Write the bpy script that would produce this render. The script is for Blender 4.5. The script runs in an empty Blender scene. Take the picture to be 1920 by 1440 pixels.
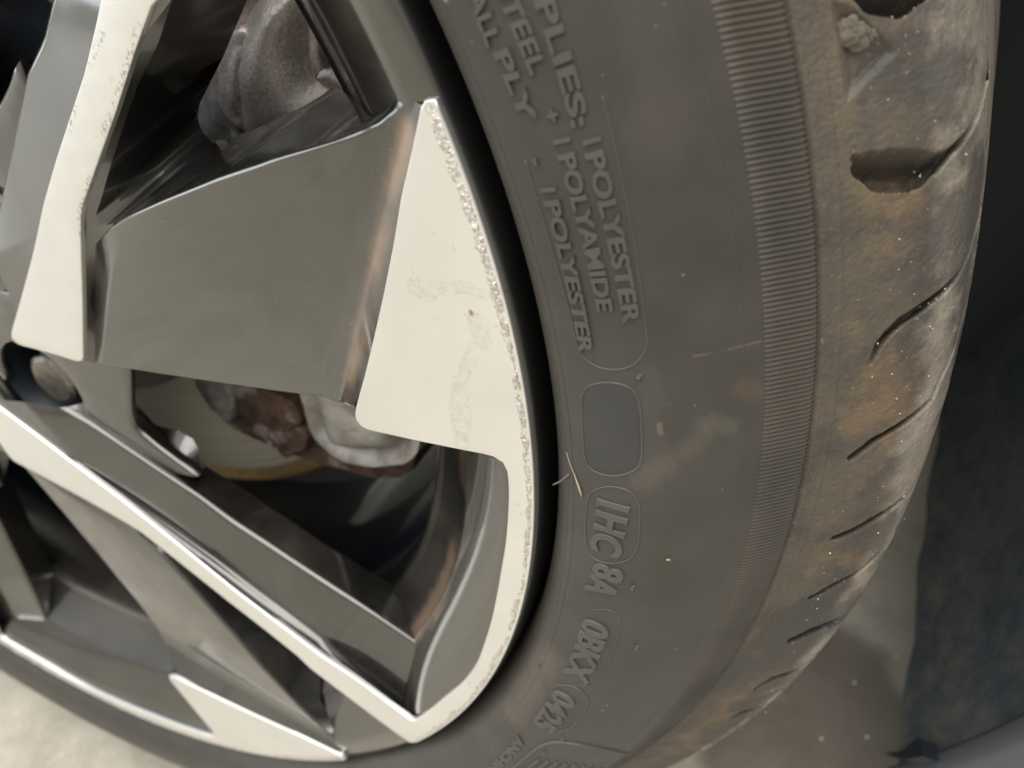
import bpy, bmesh, math, random
import numpy as np
from mathutils import Matrix, Vector, noise
from mathutils.geometry import delaunay_2d_cdt

S = bpy.context.scene
COL = S.collection
R_ = np.array
rad = math.radians

# ------------------------------------------------------------------ frame of the wheel
# wheel coordinates (u, v, h): u, v in the plane of the wheel, h along the axle towards the
# outside.  The wheel centre stands HUB_Z above the floor.
HUB_Z = 0.325
PHI = rad(-112.51)                                   # direction of "down" in the wheel plane
G = np.array([math.cos(PHI), math.sin(PHI)])
SX = np.array([-G[1], G[0]])
WM = Matrix(((SX[0], SX[1], 0, 0), (0, 0, -1, 0), (-G[0], -G[1], 0, HUB_Z), (0, 0, 0, 1)))
def to_world(p):
    return WM @ Vector(p)

# ------------------------------------------------------------------ camera
CR = np.array([[0.8386858, -0.34757056, -0.4192861], [-0.05923229, -0.82352157, 0.56418415], [-0.54138495, -0.44833796, -0.71126325]])
CC = np.array([0.34082627, 0.02974167, 0.13570879])
FPX = 1615.5931
cam_d = bpy.data.cameras.new('camera')
cam = bpy.data.objects.new('camera', cam_d); COL.objects.link(cam)
X, Y, Z = WM.to_3x3() @ Vector(CR[0]), WM.to_3x3() @ Vector(-CR[1]), WM.to_3x3() @ Vector(-CR[2])
L = to_world(CC)
cam.matrix_world = Matrix(((X.x, Y.x, Z.x, L.x), (X.y, Y.y, Z.y, L.y), (X.z, Y.z, Z.z, L.z), (0, 0, 0, 1)))
cam_d.sensor_width = 36.0
cam_d.lens = 36.0 * FPX / 1920.0
cam_d.clip_start = 0.005
cam_d.clip_end = 100
cam_d.dof.use_dof = True
cam_d.dof.focus_distance = 0.20
cam_d.dof.aperture_fstop = 14.0
S.camera = cam

# ------------------------------------------------------------------ world, lamps, exposure
W = bpy.data.worlds.new('World'); S.world = W; W.use_nodes = True
bg = W.node_tree.nodes['Background']
bg.inputs[1].default_value = 1.0
_t = W.node_tree
_g = _t.nodes.new('ShaderNodeNewGeometry'); _x = _t.nodes.new('ShaderNodeSeparateXYZ'); _r = _t.nodes.new('ShaderNodeMapRange'); _m = _t.nodes.new('ShaderNodeMix')
_m.data_type = 'RGBA'
_t.links.new(_g.outputs['Incoming'], _x.inputs[0]); _t.links.new(_x.outputs[2], _r.inputs['Value'])
_r.inputs['From Min'].default_value = .1; _r.inputs['From Max'].default_value = -.7      # incoming points down from above
_m.inputs[6].default_value = (.53, .51, .465, 1); _m.inputs[7].default_value = (.58, .62, .66, 1)
_t.links.new(_r.outputs[0], _m.inputs[0]); _t.links.new(_m.outputs[2], bg.inputs[0])
_s = _t.nodes.new('ShaderNodeMapRange'); _t.links.new(_x.outputs[0], _s.inputs['Value'])          # lighter to the left, dimmer to the right, shaped for reflections in the paint
_s.inputs['From Min'].default_value = -1; _s.inputs['From Max'].default_value = 1; _s.inputs['To Min'].default_value = .40; _s.inputs['To Max'].default_value = 1.25
_t.links.new(_s.outputs[0], bg.inputs[1])
S.view_settings.view_transform = 'Standard'
S.view_settings.look = 'None'
S.view_settings.exposure = 0
S.view_settings.gamma = 1
def area(name, loc, target, sx, sy, power, col):
    d = bpy.data.lights.new(name, 'AREA'); d.shape = 'RECTANGLE'; d.size = sx; d.size_y = sy
    d.energy = power; d.color = col
    o = bpy.data.objects.new(name, d); COL.objects.link(o)
    o.location = loc
    o.rotation_euler = (Vector(target) - Vector(loc)).to_track_quat('-Z', 'Y').to_euler()
    return o
area('ceiling_lamp', (0.1, -1.65, 2.5), (0.1, -1.65, 0), 3.0, 3.3, 142, (1.0, .98, .945))
area('left_area_light', (-3.0, -1.0, .9), (0, 0, .4), 1.6, 1.6, 26, (.88, .95, 1.0))  # cool area light out of view at left, added for edge highlights

# ------------------------------------------------------------------ unprojection helpers
def U(px, py, h):
    """point of the wheel frame at height h seen at pixel (px, py) of the 1920 x 1440 photograph"""
    d = np.array([(px - 960) / FPX, (py - 720) / FPX, 1.0]) @ CR
    t = (h - CC[2]) / d[2]
    return CC + d * t
def US(px, py, f, off=0.0, lo=-.12, hi=.02):
    """first point along the ray through a pixel on the surface of revolution h = f(r) + off"""
    d = np.array([(px - 960) / FPX, (py - 720) / FPX, 1.0]) @ CR
    h = np.linspace(hi, lo, 2801)
    P = CC + d * ((h - CC[2]) / d[2])[:, None]
    g = h - f(np.hypot(P[:, 0], P[:, 1])) - off
    k = np.where((g[:-1] > 0) & (g[1:] <= 0))[0]
    if len(k) == 0:
        return P[np.argmin(np.abs(g))]
    k = k[0]; a = g[k] / (g[k] - g[k + 1])
    return P[k] * (1 - a) + P[k + 1] * a
def pol(P):
    return math.hypot(P[0], P[1]), math.atan2(P[1], P[0])
def rotz(P, deg):
    a = rad(deg); c, s = math.cos(a), math.sin(a)
    P = np.asarray(P, float)
    return np.stack([c * P[..., 0] - s * P[..., 1], s * P[..., 0] + c * P[..., 1], P[..., 2]], -1)
def resample(pts, n):
    pts = np.asarray(pts, float)
    L = np.r_[0, np.cumsum(np.linalg.norm(np.diff(pts, axis=0), axis=1))]
    t = np.linspace(0, L[-1], n)
    return np.stack([np.interp(t, L, pts[:, k]) for k in range(pts.shape[1])], 1)
def catmull(pts, n):
    pts = np.asarray(pts, float)
    P = np.vstack([2 * pts[0] - pts[1], pts, 2 * pts[-1] - pts[-2]])
    out = []
    for i in range(1, len(P) - 2):
        t = np.linspace(0, 1, n, endpoint=False)[:, None]
        a, b, c, d = P[i - 1], P[i], P[i + 1], P[i + 2]
        out.append(.5 * ((2 * b) + (c - a) * t + (2 * a - 5 * b + 4 * c - d) * t * t + (3 * b - a - 3 * c + d) * t ** 3))
    return np.vstack(out + [pts[-1:]])

# ------------------------------------------------------------------ object helpers
def empty(name, label, cat, loc=None, mat=None, group=None):
    o = bpy.data.objects.new(name, None); COL.objects.link(o)
    o.empty_display_size = .05
    if mat is not None: o.matrix_world = mat
    if loc is not None: o.location = loc
    o['label'] = label; o['category'] = cat
    if group: o['group'] = group
    return o
def mesh_obj(name, verts, faces, mat, parent=None, smooth=35, label=None):
    me = bpy.data.meshes.new(name)
    verts = np.asarray(verts, float)
    me.from_pydata(verts.tolist(), [], [list(map(int, f)) for f in faces])
    me.update()
    if smooth:
        me.polygons.foreach_set('use_smooth', [True] * len(me.polygons))
        if smooth < 180: me.set_sharp_from_angle(angle=rad(smooth))
    if mat: me.materials.append(mat)
    o = bpy.data.objects.new(name, me); COL.objects.link(o)
    if parent: o.parent = parent
    if label: o['label'] = label
    return o
def bm_obj(name, bm, mat, parent=None, smooth=35, label=None):
    me = bpy.data.meshes.new(name); bm.to_mesh(me); bm.free()
    if smooth:
        me.polygons.foreach_set('use_smooth', [True] * len(me.polygons))
        if smooth < 180: me.set_sharp_from_angle(angle=rad(smooth))
    if mat: me.materials.append(mat)
    o = bpy.data.objects.new(name, me); COL.objects.link(o)
    if parent: o.parent = parent
    if label: o['label'] = label
    return o
def grid_faces(nu, nv, wrap=False, flip=False):
    """rows of nv vertices, nu rows; wrap joins the last row to the first"""
    i = np.arange(nu if wrap else nu - 1)[:, None]; j = np.arange(nv - 1)[None]
    i2 = (i + 1) % nu
    f = np.stack(np.broadcast_arrays(i * nv + j, i * nv + j + 1, i2 * nv + j + 1, i2 * nv + j), -1).reshape(-1, 4)
    return f[:, ::-1] if flip else f
def lathe(name, prof, mat, parent=None, n=360, smooth=35, a0=None, a1=None, label=None):
    prof = np.asarray(prof, float)
    wrap = a0 is None
    a = np.linspace(0, 2 * math.pi, n, endpoint=False) if wrap else np.linspace(a0, a1, n)
    V = np.stack([np.outer(np.cos(a), prof[:, 0]), np.outer(np.sin(a), prof[:, 0]), np.broadcast_to(prof[:, 1], (n, len(prof)))], -1)
    return mesh_obj(name, V.reshape(-1, 3), grid_faces(n, len(prof), wrap), mat, parent, smooth, label)
class Loft:
    """collects ruled strips between rails into one bmesh"""
    def __init__(self): self.bm = bmesh.new()
    def strip(self, A, B, n=None):
        if n: A, B = resample(A, n), resample(B, n)
        a = [self.bm.verts.new(p) for p in A]; b = [self.bm.verts.new(p) for p in B]
        for i in range(len(a) - 1):
            try: self.bm.faces.new((a[i], b[i], b[i + 1], a[i + 1]))
            except ValueError: pass
    def done(self, name, mat, parent, bevel=0, label=None, seg=3, weighted=False):
        bm = self.bm
        bmesh.ops.remove_doubles(bm, verts=bm.verts, dist=2e-5)
        bmesh.ops.dissolve_degenerate(bm, edges=bm.edges, dist=1e-6)
        bmesh.ops.recalc_face_normals(bm, faces=bm.faces)
        o = bm_obj(name, bm, mat, parent, 180 if bevel else 75, label)
        if weighted:
            m = o.modifiers.new('weighted', 'WEIGHTED_NORMAL'); m.keep_sharp = False; m.weight = 90
        elif bevel:
            m = o.modifiers.new('bevel', 'BEVEL'); m.width = bevel; m.segments = seg
            m.limit_method = 'ANGLE'; m.angle_limit = rad(20); m.use_clamp_overlap = True
            m.harden_normals = True
        return o
def sheet(name, outline, hf, mat, parent, step=.004, skirt=.0016, round_=.0004, holes=(), label=None, under=0.0):
    """flat-ish plate: outline (list of u,v), height hf(r), rounded edge and a skirt"""
    o = np.asarray(outline, float)[:, :2]
    loops = [o] + [np.asarray(h, float)[:, :2] for h in holes]
    pts, edges = [], []
    for lp in loops:
        k = len(pts); pts += [tuple(p) for p in lp]
        edges += [(k + i, k + (i + 1) % len(lp)) for i in range(len(lp))]
    mn, mx = o.min(0), o.max(0)
    gx = np.arange(mn[0], mx[0], step); gy = np.arange(mn[1], mx[1], step)
    gg = np.array([(x + (step / 2 if j % 2 else 0), y) for j, y in enumerate(gy) for x in gx])
    def inside(P, lp):
        x, y = P[:, 0][:, None], P[:, 1][:, None]
        a, b = lp, np.roll(lp, -1, 0)
        c = ((a[:, 1] > y) != (b[:, 1] > y)) & (x < (b[:, 0] - a[:, 0]) * (y - a[:, 1]) / (b[:, 1] - a[:, 1] + 1e-15) + a[:, 0])
        return c.sum(1) % 2 == 1
    def dist(P, lp):
        a, b = lp, np.roll(lp, -1, 0); d = b - a
        t = np.clip(((P[:, None] - a) * d).sum(2) / ((d * d).sum(1) + 1e-15), 0, 1)
        return np.linalg.norm(P[:, None] - (a + t[..., None] * d), axis=2).min(1)
    m = inside(gg, o)
    for lp in loops[1:]: m &= ~inside(gg, lp)
    for lp in loops: m &= dist(gg, lp) > step * .45
    pts += [tuple(p) for p in gg[m]]
    v, e, f, *_ = delaunay_2d_cdt([Vector(p) for p in pts], edges, [], 1, 1e-7)
    V = np.array([(p.x, p.y) for p in v]); F = [list(t) for t in f]
    if loops[1:]:
        c = np.array([V[t].mean(0) for t in F]); keep = np.ones(len(F), bool)
        for lp in loops[1:]: keep &= ~inside(c, lp)
        F = [t for t, k in zip(F, keep) if k]
    bm = bmesh.new()
    H = hf(np.hypot(V[:, 0], V[:, 1]))
    vs = [bm.verts.new((p[0], p[1], h)) for p, h in zip(V, H)]
    for t in F:
        try: bm.faces.new([vs[i] for i in t])
        except ValueError: pass
    for v_ in [q for q in bm.verts if not q.link_faces]: bm.verts.remove(v_)
    bmesh.ops.recalc_face_normals(bm, faces=bm.faces)
    if sum(q.normal.z for q in bm.faces) < 0: bmesh.ops.reverse_faces(bm, faces=bm.faces)
    # rounded edge: offset rings
    for (grow, drop) in ((round_ * .38, -round_ * .08), (round_ * .36, -round_ * .42), (round_ * .1, -round_ * .6), (-under, -skirt)):
        be = [q for q in bm.edges if q.is_boundary]
        nrm = {}
        for q in be:
            fa = q.link_faces[0]; d = (q.verts[1].co - q.verts[0].co).xy
            n2 = Vector((d.y, -d.x)).normalized() if d.length > 1e-9 else Vector((0, 0))
            c = fa.calc_center_median().xy - q.verts[0].co.xy
            if drop == -round_ * .08:
                if n2.dot(c) > 0: n2 = -n2
                for w in q.verts: nrm.setdefault(w, []).append(n2)
        if drop == -round_ * .08:
            store = {w: sum(l, Vector((0, 0))).normalized() for w, l in nrm.items()}
        r = bmesh.ops.extrude_edge_only(bm, edges=be)
        new = [q for q in r['geom'] if isinstance(q, bmesh.types.BMVert)]
        nstore = {}
        for w in new:
            prev = None
            for le in w.link_edges:
                ot = le.other_vert(w)
                if ot in store: prev = ot
            n2 = store[prev] if prev else Vector((0, 0))
            w.co.x += n2.x * grow; w.co.y += n2.y * grow; w.co.z += drop
            nstore[w] = n2
        store = nstore
    bmesh.ops.recalc_face_normals(bm, faces=bm.faces)
    return bm_obj(name, bm, mat, parent, 60, label)
def tube_bm(bm, pts, r, n=6, close_ends=True):
    pts = [Vector(p) for p in pts]
    rr = r if hasattr(r, '__len__') else [r] * len(pts)
    rings = []
    for i, p in enumerate(pts):
        t = (pts[min(i + 1, len(pts) - 1)] - pts[max(i - 1, 0)]).normalized()
        a = t.orthogonal().normalized() if i == 0 else (prev - t * prev.dot(t)).normalized()
        prev = a; b = t.cross(a)
        rings.append([bm.verts.new(p + (a * math.cos(2 * math.pi * k / n) + b * math.sin(2 * math.pi * k / n)) * rr[i]) for k in range(n)])
    for i in range(len(rings) - 1):
        for k in range(n):
            bm.faces.new((rings[i][k], rings[i][(k + 1) % n], rings[i + 1][(k + 1) % n], rings[i + 1][k]))
    if close_ends:
        bm.faces.new(rings[0][::-1]); bm.faces.new(rings[-1])

# ------------------------------------------------------------------ materials
class NT:
    def __init__(self, name):
        self.m = bpy.data.materials.new(name); self.m.use_nodes = True
        self.t = self.m.node_tree; self.b = self.t.nodes['Principled BSDF']
        self.tc = self.t.nodes.new('ShaderNodeTexCoord')
    def n(self, typ, **kw):
        q = self.t.nodes.new(typ)
        for k, v in kw.items(): setattr(q, k, v)
        return q
    def l(self, a, b): self.t.links.new(a, b)
    def val(self, sock, v):
        if hasattr(v, 'is_output'): self.l(v, sock)
        else: sock.default_value = v
    def noise(self, scale, detail=4, rough=.55, vec=None, dist=0):
        q = self.n('ShaderNodeTexNoise'); q.inputs['Scale'].default_value = scale
        q.inputs['Detail'].default_value = detail; q.inputs['Roughness'].default_value = rough
        q.inputs['Distortion'].default_value = dist
        self.l(vec if vec is not None else self.tc.outputs['Object'], q.inputs['Vector'])
        return q.outputs['Fac']
    def mapping(self, scale=(1, 1, 1), rot=(0, 0, 0), src='Object'):
        q = self.n('ShaderNodeMapping'); q.inputs['Scale'].default_value = scale; q.inputs['Rotation'].default_value = rot
        self.l(self.tc.outputs[src], q.inputs['Vector']); return q.outputs[0]
    def ramp(self, fac, lo, hi, a=0.0, b=1.0):
        q = self.n('ShaderNodeMapRange'); q.interpolation_type = 'SMOOTHSTEP'
        self.val(q.inputs['Value'], fac)
        q.inputs['From Min'].default_value = lo; q.inputs['From Max'].default_value = hi
        q.inputs['To Min'].default_value = a; q.inputs['To Max'].default_value = b
        return q.outputs[0]
    def math(self, op, a, b=0.0, c=None):
        q = self.n('ShaderNodeMath', operation=op); self.val(q.inputs[0], a); self.val(q.inputs[1], b)
        if c is not None: self.val(q.inputs[2], c)
        return q.outputs[0]
    def mix(self, fac, a, b):
        q = self.n('ShaderNodeMix', data_type='RGBA')
        self.val(q.inputs[0], fac)
        for s, v in ((q.inputs[6], a), (q.inputs[7], b)):
            if hasattr(v, 'is_output'): self.l(v, s)
            else: s.default_value = (*v, 1)
        return q.outputs[2]
    def bump(self, h, strength=.2, dist=.001, normal=None):
        q = self.n('ShaderNodeBump'); q.inputs['Strength'].default_value = strength; q.inputs['Distance'].default_value = dist
        self.l(h, q.inputs['Height'])
        if normal is not None: self.l(normal, q.inputs['Normal'])
        return q.outputs[0]
    def vm(self, op, a, b=None):
        q = self.n('ShaderNodeVectorMath', operation=op)
        self.val(q.inputs[0], a)
        if b is not None: self.val(q.inputs[1], b)
        return q.outputs['Value'] if op in ('LENGTH', 'DOT_PRODUCT', 'DISTANCE') else q.outputs['Vector']
    def radius(self):
        q = self.n('ShaderNodeSeparateXYZ'); self.l(self.tc.outputs['Object'], q.inputs[0])
        return self.math('SQRT', self.math('ADD', self.math('MULTIPLY', q.outputs[0], q.outputs[0]), self.math('MULTIPLY', q.outputs[1], q.outputs[1]))), q.outputs[2]
    def seg(self, A, B, r0, r1, nz=None, amp=0.0):
        """mask: 1 within r0 of the segment AB (object space), 0 beyond r1, edge broken by noise"""
        A, B = [float(x) for x in A], [float(x) for x in B]
        AB = [b - a for a, b in zip(A, B)]; L2 = sum(x * x for x in AB)
        pa = self.vm('SUBTRACT', self.tc.outputs['Object'], A)
        t = self.math('DIVIDE', self.vm('DOT_PRODUCT', pa, AB), L2)
        q = self.n('ShaderNodeClamp'); self.l(t, q.inputs[0])
        sc = self.n('ShaderNodeVectorMath', operation='SCALE'); sc.inputs[0].default_value = AB; self.l(q.outputs[0], sc.inputs['Scale'])
        d = self.vm('DISTANCE', pa, sc.outputs['Vector'])
        if nz is not None: d = self.math('ADD', d, self.math('MULTIPLY', self.math('SUBTRACT', nz, .5), amp))
        return self.ramp(d, r0, r1, 1.0, 0.0)
    def out(self, color=None, rough=None, metal=None, normal=None, **kw):
        for nm, v in (('Base Color', color), ('Roughness', rough), ('Metallic', metal), ('Normal', normal)):
            if v is None: continue
            s = self.b.inputs[nm]
            if hasattr(v, 'is_output'): self.l(v, s)
            else: s.default_value = (*v, 1) if nm == 'Base Color' else v
        for k, v in kw.items():
            s = self.b.inputs[k.replace('_', ' ')]
            if hasattr(v, 'is_output'): self.l(v, s)
            else: s.default_value = v
        return self.m

# ---- surface heights
def h_face(r): return -.078 * np.clip(.2 - r, 0, None)
PRO = [(.2488, -.017), (.2496, -.0105), (.2513, -.0048), (.2556, .0008), (.2615, .0034), (.2700, .0042), (.278, .0027), (.286, -.0012), (.2915, -.0052), (.2968, -.0097)]
SIDE = catmull(PRO, 12)
SHO = catmull([(.305, -.0200), (.3087, -.0232), (.3135, -.0263), (.3200, -.0305), (.3260, -.0355), (.3298, -.0415), (.3315, -.050), (.3325, -.065), (.333, -.09), (.333, -.13)], 24)
_pr = np.vstack([SIDE, [(.305, -.0200)], SHO[1:]])
_mono = np.maximum.accumulate(_pr[:, 0] + np.arange(len(_pr)) * 1e-9)
def h_tyre(r): return np.interp(r, _mono, _pr[:, 1])
def T(px, py, off=0.0): return US(px, py, h_tyre, off)
def FS(px, py, off=0.0): return US(px, py, h_face, off)

# paint: dark gloss anthracite of the spokes
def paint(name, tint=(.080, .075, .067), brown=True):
    k = NT(name)
    big = k.noise(14, 5); fine = k.noise(420, 3); r, z = k.radius()
    dust = k.ramp(k.math('ADD', big, k.math('MULTIPLY', fine, .25)), .45, .9)
    col = k.mix(k.math('MULTIPLY', dust, .30), tint, (.145, .13, .107))
    nz = k.noise(60, 5, .65)
    if brown:
        A, B = U(772, 250, -.003), U(648, 745, -.006)
        m = k.seg(A, B, .0010, .0050, nz, .006)
        m = k.math('MULTIPLY', m, k.ramp(k.noise(35, 4, .6), .30, .62, .25, 1))
        dirt = k.math('MULTIPLY', m, .8)
        col = k.mix(dirt, col, (.30, .19, .115))
    mt = k.ramp(dust, 0, 1, .96, .80)
    if brown: mt = k.math('MULTIPLY', mt, k.math('SUBTRACT', 1.0, dirt))
    vor = k.n('ShaderNodeTexVoronoi'); vor.inputs['Scale'].default_value = 520
    k.l(k.tc.outputs['Object'], vor.inputs['Vector'])
    sp = k.math('MULTIPLY', k.ramp(vor.outputs['Distance'], .06, .11, 1, 0), k.ramp(k.noise(190, 1), .56, .60))
    col = k.mix(k.math('MULTIPLY', sp, .5), col, (.45, .42, .37))
    ro = k.math('ADD', .34, k.math('MULTIPLY', dust, .22))
    return k.out(col, ro, mt, k.bump(k.noise(900, 2), .03, .0004), Coat_Weight=1.0, Coat_Roughness=k.ramp(k.noise(30, 4, .6), .35, .7, .04, .13), Coat_IOR=1.7, IOR=1.5)
M_PAINT = paint('anthracite_paint'); M_PAINT_CLEAN = paint('clean_anthracite_paint', brown=False); M_RECESS = paint('dark_window_wall_paint', tint=(.026, .026, .027), brown=False)  # window walls take a darker tint of the spoke paint

def rim_paint():
    k = NT('rim_paint')
    big = k.noise(14, 5); r, z = k.radius(); nz = k.noise(45, 6, .65)
    dust = k.ramp(k.math('ADD', big, k.math('MULTIPLY', nz, .3)), .5, .95)
    col = k.mix(k.math('MULTIPLY', dust, .6), (.080, .075, .067), (.14, .125, .105))
    rr = k.math('ADD', r, k.math('MULTIPLY', k.math('SUBTRACT', nz, .5), .007))
    band = k.math('MULTIPLY', k.ramp(rr, .2150, .2185), k.ramp(rr, .2195, .2230, 1, 0))
    ux = k.n('ShaderNodeSeparateXYZ'); k.l(k.tc.outputs['Object'], ux.inputs[0])
    patch = k.math('MULTIPLY', k.ramp(k.noise(22, 3), .34, .56), k.ramp(ux.outputs[0], .09, .14))
    dirt = k.math('MULTIPLY', k.math('MULTIPLY', band, patch), .72)
    col = k.mix(dirt, col, (.26, .165, .10))
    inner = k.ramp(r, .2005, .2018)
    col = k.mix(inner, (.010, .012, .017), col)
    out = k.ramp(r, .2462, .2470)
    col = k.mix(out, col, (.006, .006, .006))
    ro = k.math('ADD', .30, k.math('MULTIPLY', dust, .22)); ro = k.math('ADD', ro, k.math('MULTIPLY', k.math('SUBTRACT', 1.0, inner), .3))
    return k.out(col, ro, k.math('MULTIPLY', k.math('SUBTRACT', .92, k.math('MULTIPLY', dirt, .92)), k.math('MULTIPLY', inner, k.math('SUBTRACT', 1.0, out))), k.bump(k.noise(900, 2), .03, .0004), Coat_Weight=k.math('MULTIPLY', inner, k.math('SUBTRACT', 1.0, k.math('MULTIPLY', out, .8))), Coat_IOR=1.7, Coat_Roughness=.06, Specular_IOR_Level=k.ramp(inner, 0, 1, .02, .5))
M_RIM = rim_paint()

def machined(name, stained=False):
    k = NT(name)
    r, z = k.radius()
    lines = k.n('ShaderNodeTexNoise'); lines.noise_dimensions = '1D'; lines.inputs['Scale'].default_value = 5200; lines.inputs['Detail'].default_value = 2
    k.l(r, lines.inputs['W'])
    cloud = k.noise(30, 4)
    col = k.mix(k.ramp(cloud, .3, .75), (.87, .86, .835), (.80, .79, .765))
    fl = k.math('MULTIPLY', k.ramp(k.noise(260, 2), .66, .72), k.ramp(k.noise(18, 2), .5, .62))
    col = k.mix(k.math('MULTIPLY', fl, .35), col, (.38, .34, .29))
    ro = k.ramp(cloud, .3, .8, .34, .44)
    nrm = k.bump(lines.outputs['Fac'], .05, .0002)
    if stained == 'pit':
        nz = k.noise(900, 3, .7); tot = None
        for (a, b) in (((262, 40), (205, 228)), ((205, 215), (192, 250)), ((168, 330), (151, 395)), ((148, 400), (147, 440)), ((193, 60), (170, 120)), ((140, 200), (128, 250))):
            m = k.seg(rotz(FS(*a), -72), rotz(FS(*b), -72), .0001, .0016, nz, .0022)
            tot = m if tot is None else k.math('MAXIMUM', tot, m)
        pit = k.math('MULTIPLY', tot, k.ramp(nz, .50, .60))
        col = k.mix(k.math('MULTIPLY', pit, .75), col, (.30, .25, .20))
    elif stained:
        nz = k.noise(120, 6, .75); nz2 = k.noise(240, 4, .7)
        segs = [((783, 540), (800, 546), .0012, .0032), ((800, 538), (880, 542), .0004, .0020), ((880, 545), (930, 560), .0004, .0016), ((893, 600), (905, 640), .0010, .0030), ((890, 650), (862, 720), .0004, .0022), ((862, 720), (866, 830), .0008, .0034)]
        tot = None
        for (a, b, r0, r1) in segs:
            m = k.seg(FS(*a), FS(*b), r0, r1, nz, .006)
            tot = m if tot is None else k.math('MAXIMUM', tot, m)
        edge = k.math('MULTIPLY', k.ramp(tot, .05, .4), k.ramp(tot, .6, 1.0, 1, .65))
        st = k.math('MULTIPLY', k.math('MULTIPLY', edge, k.ramp(nz2, .38, .62, .1, 1)), k.ramp(k.noise(700, 3, .7), .35, .6, .3, 1))
        col = k.mix(k.math('MULTIPLY', st, .30), col, (.45, .35, .26))
        spk = k.seg(FS(883, 585), FS(884, 588), .0002, .0009, nz2, .001)
        col = k.mix(k.math('MULTIPLY', spk, .8), col, (.25, .19, .08))
        ro = k.math('ADD', ro, k.math('MULTIPLY', st, .2))
    return k.out(col, ro, .82, nrm, Coat_Weight=.25, Coat_Roughness=.2)
M_MACH = machined('machined_aluminium'); M_MACH_PIT = machined('pitted_machined_aluminium', 'pit'); M_MACH_ST = machined('stained_machined_aluminium', True)

def scuffed():
    k = NT('scuffed_aluminium')
    nz = k.noise(900, 4, .7)
    col = k.mix(k.ramp(nz, .35, .65), (.58, .53, .47), (.88, .85, .80))
    return k.out(col, k.ramp(nz, .3, .7, .26, .5), .9, k.bump(nz, .7, .0007))
M_SCUFF = scuffed()

def rubber(name, c1, c2, ro=.62, marks=False, tread=False):
    k = NT(name)
    big = k.noise(9, 5, .6); mid = k.noise(55, 5, .6); fine = k.noise(1400, 3, .6); r, z = k.radius()
    f = k.ramp(k.math('ADD', k.math('MULTIPLY', big, .6), k.math('MULTIPLY', mid, .4)), .35, .68)
    col = k.mix(f, c1, c2)
    if tread:
        rr = k.math('ADD', r, k.math('MULTIPLY', k.math('SUBTRACT', mid, .5), .010))
        worn = k.math('MULTIPLY', k.ramp(rr, .3225, .3270), k.ramp(k.noise(120, 5, .7), .25, .7, .55, 1))
        ro = k.math('SUBTRACT', ro, k.math('MULTIPLY', worn, .18))
        st = k.noise(1, 5, .65, k.mapping((30, 30, 70)))
        br = k.math('MULTIPLY', k.ramp(st, .46, .62), k.ramp(rr, .309, .3145))
        col = k.mix(k.math('MULTIPLY', br, .8), col, (.185, .128, .076))
        col = k.mix(k.math('MULTIPLY', worn, .85), col, (.36, .315, .255))
        dk = k.math('MULTIPLY', k.ramp(k.noise(38, 5, .65), .46, .60), .75)
        col = k.mix(dk, col, (.060, .057, .052))
        sd = k.ramp(k.noise(700, 2), .70, .74)
        col = k.mix(k.math('MULTIPLY', sd, .45), col, (.36, .31, .25))
        nrm = k.bump(k.math('ADD', k.math('MULTIPLY', k.noise(260, 6, .7), 1.0), k.math('MULTIPLY', fine, .4)), .55, .0009)
    else:
        nrm = k.bump(fine, .12, .0003)
    if marks:
        nz = k.noise(160, 6, .8); nb = k.noise(40, 4, .6); streak = k.noise(1, 6, .75, k.mapping((520, 110, 110), (0, 0, .3)))
        lst = [((1215, 705), (1235, 890), .0004, .0040, (.10, .092, .078), .25), ((1330, 790), (1370, 800), .0004, .0034, (.13, .117, .096), .42), ((1205, 905), (1320, 815), .0004, .0048, (.125, .112, .092), .36), ((1300, 668), (1425, 640), .00003, .0005, (.26, .21, .16), .35),
               ((1395, 725), (1420, 735), .0008, .0034, (.12, .085, .055), .5), ((1237, 795), (1238, 812), .0002, .0008, (.17, .14, .10), .6), ((1215, 10), (1240, 260), .0015, .008, (.095, .078, .072), .3), ((1030, 1230), (960, 1340), .0005, .007, (.13, .10, .078), .5)]
        for (a, b, r0, r1, c, s) in lst:
            m = k.seg(T(*a), T(*b), r0, r1, streak, r1 * 1.6)
            col = k.mix(k.math('MULTIPLY', m, s), col, c)
        sp = k.math('MULTIPLY', k.ramp(k.noise(520, 1), .765, .785), k.ramp(nb, .45, .6))
        col = k.mix(k.math('MULTIPLY', sp, .5), col, (.45, .43, .40))
    return k.out(col, ro, 0, nrm, IOR=1.45)
M_SIDE = rubber('sidewall_rubber', (.048, .0435, .038), (.072, .0635, .054), .48, marks=True)
M_LETTER = rubber('moulded_letter_rubber', (.074, .070, .064), (.104, .097, .087), .48)
M_BAND = rubber('ribbed_rubber', (.066, .060, .051), (.105, .089, .071), .5)
M_TREAD = rubber('dusty_tread_rubber', (.068, .059, .047), (.128, .106, .079), .60, tread=True)
M_CLEAN = rubber('clean_rubber', (.040, .040, .040), (.055, .053, .050), .50)

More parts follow.
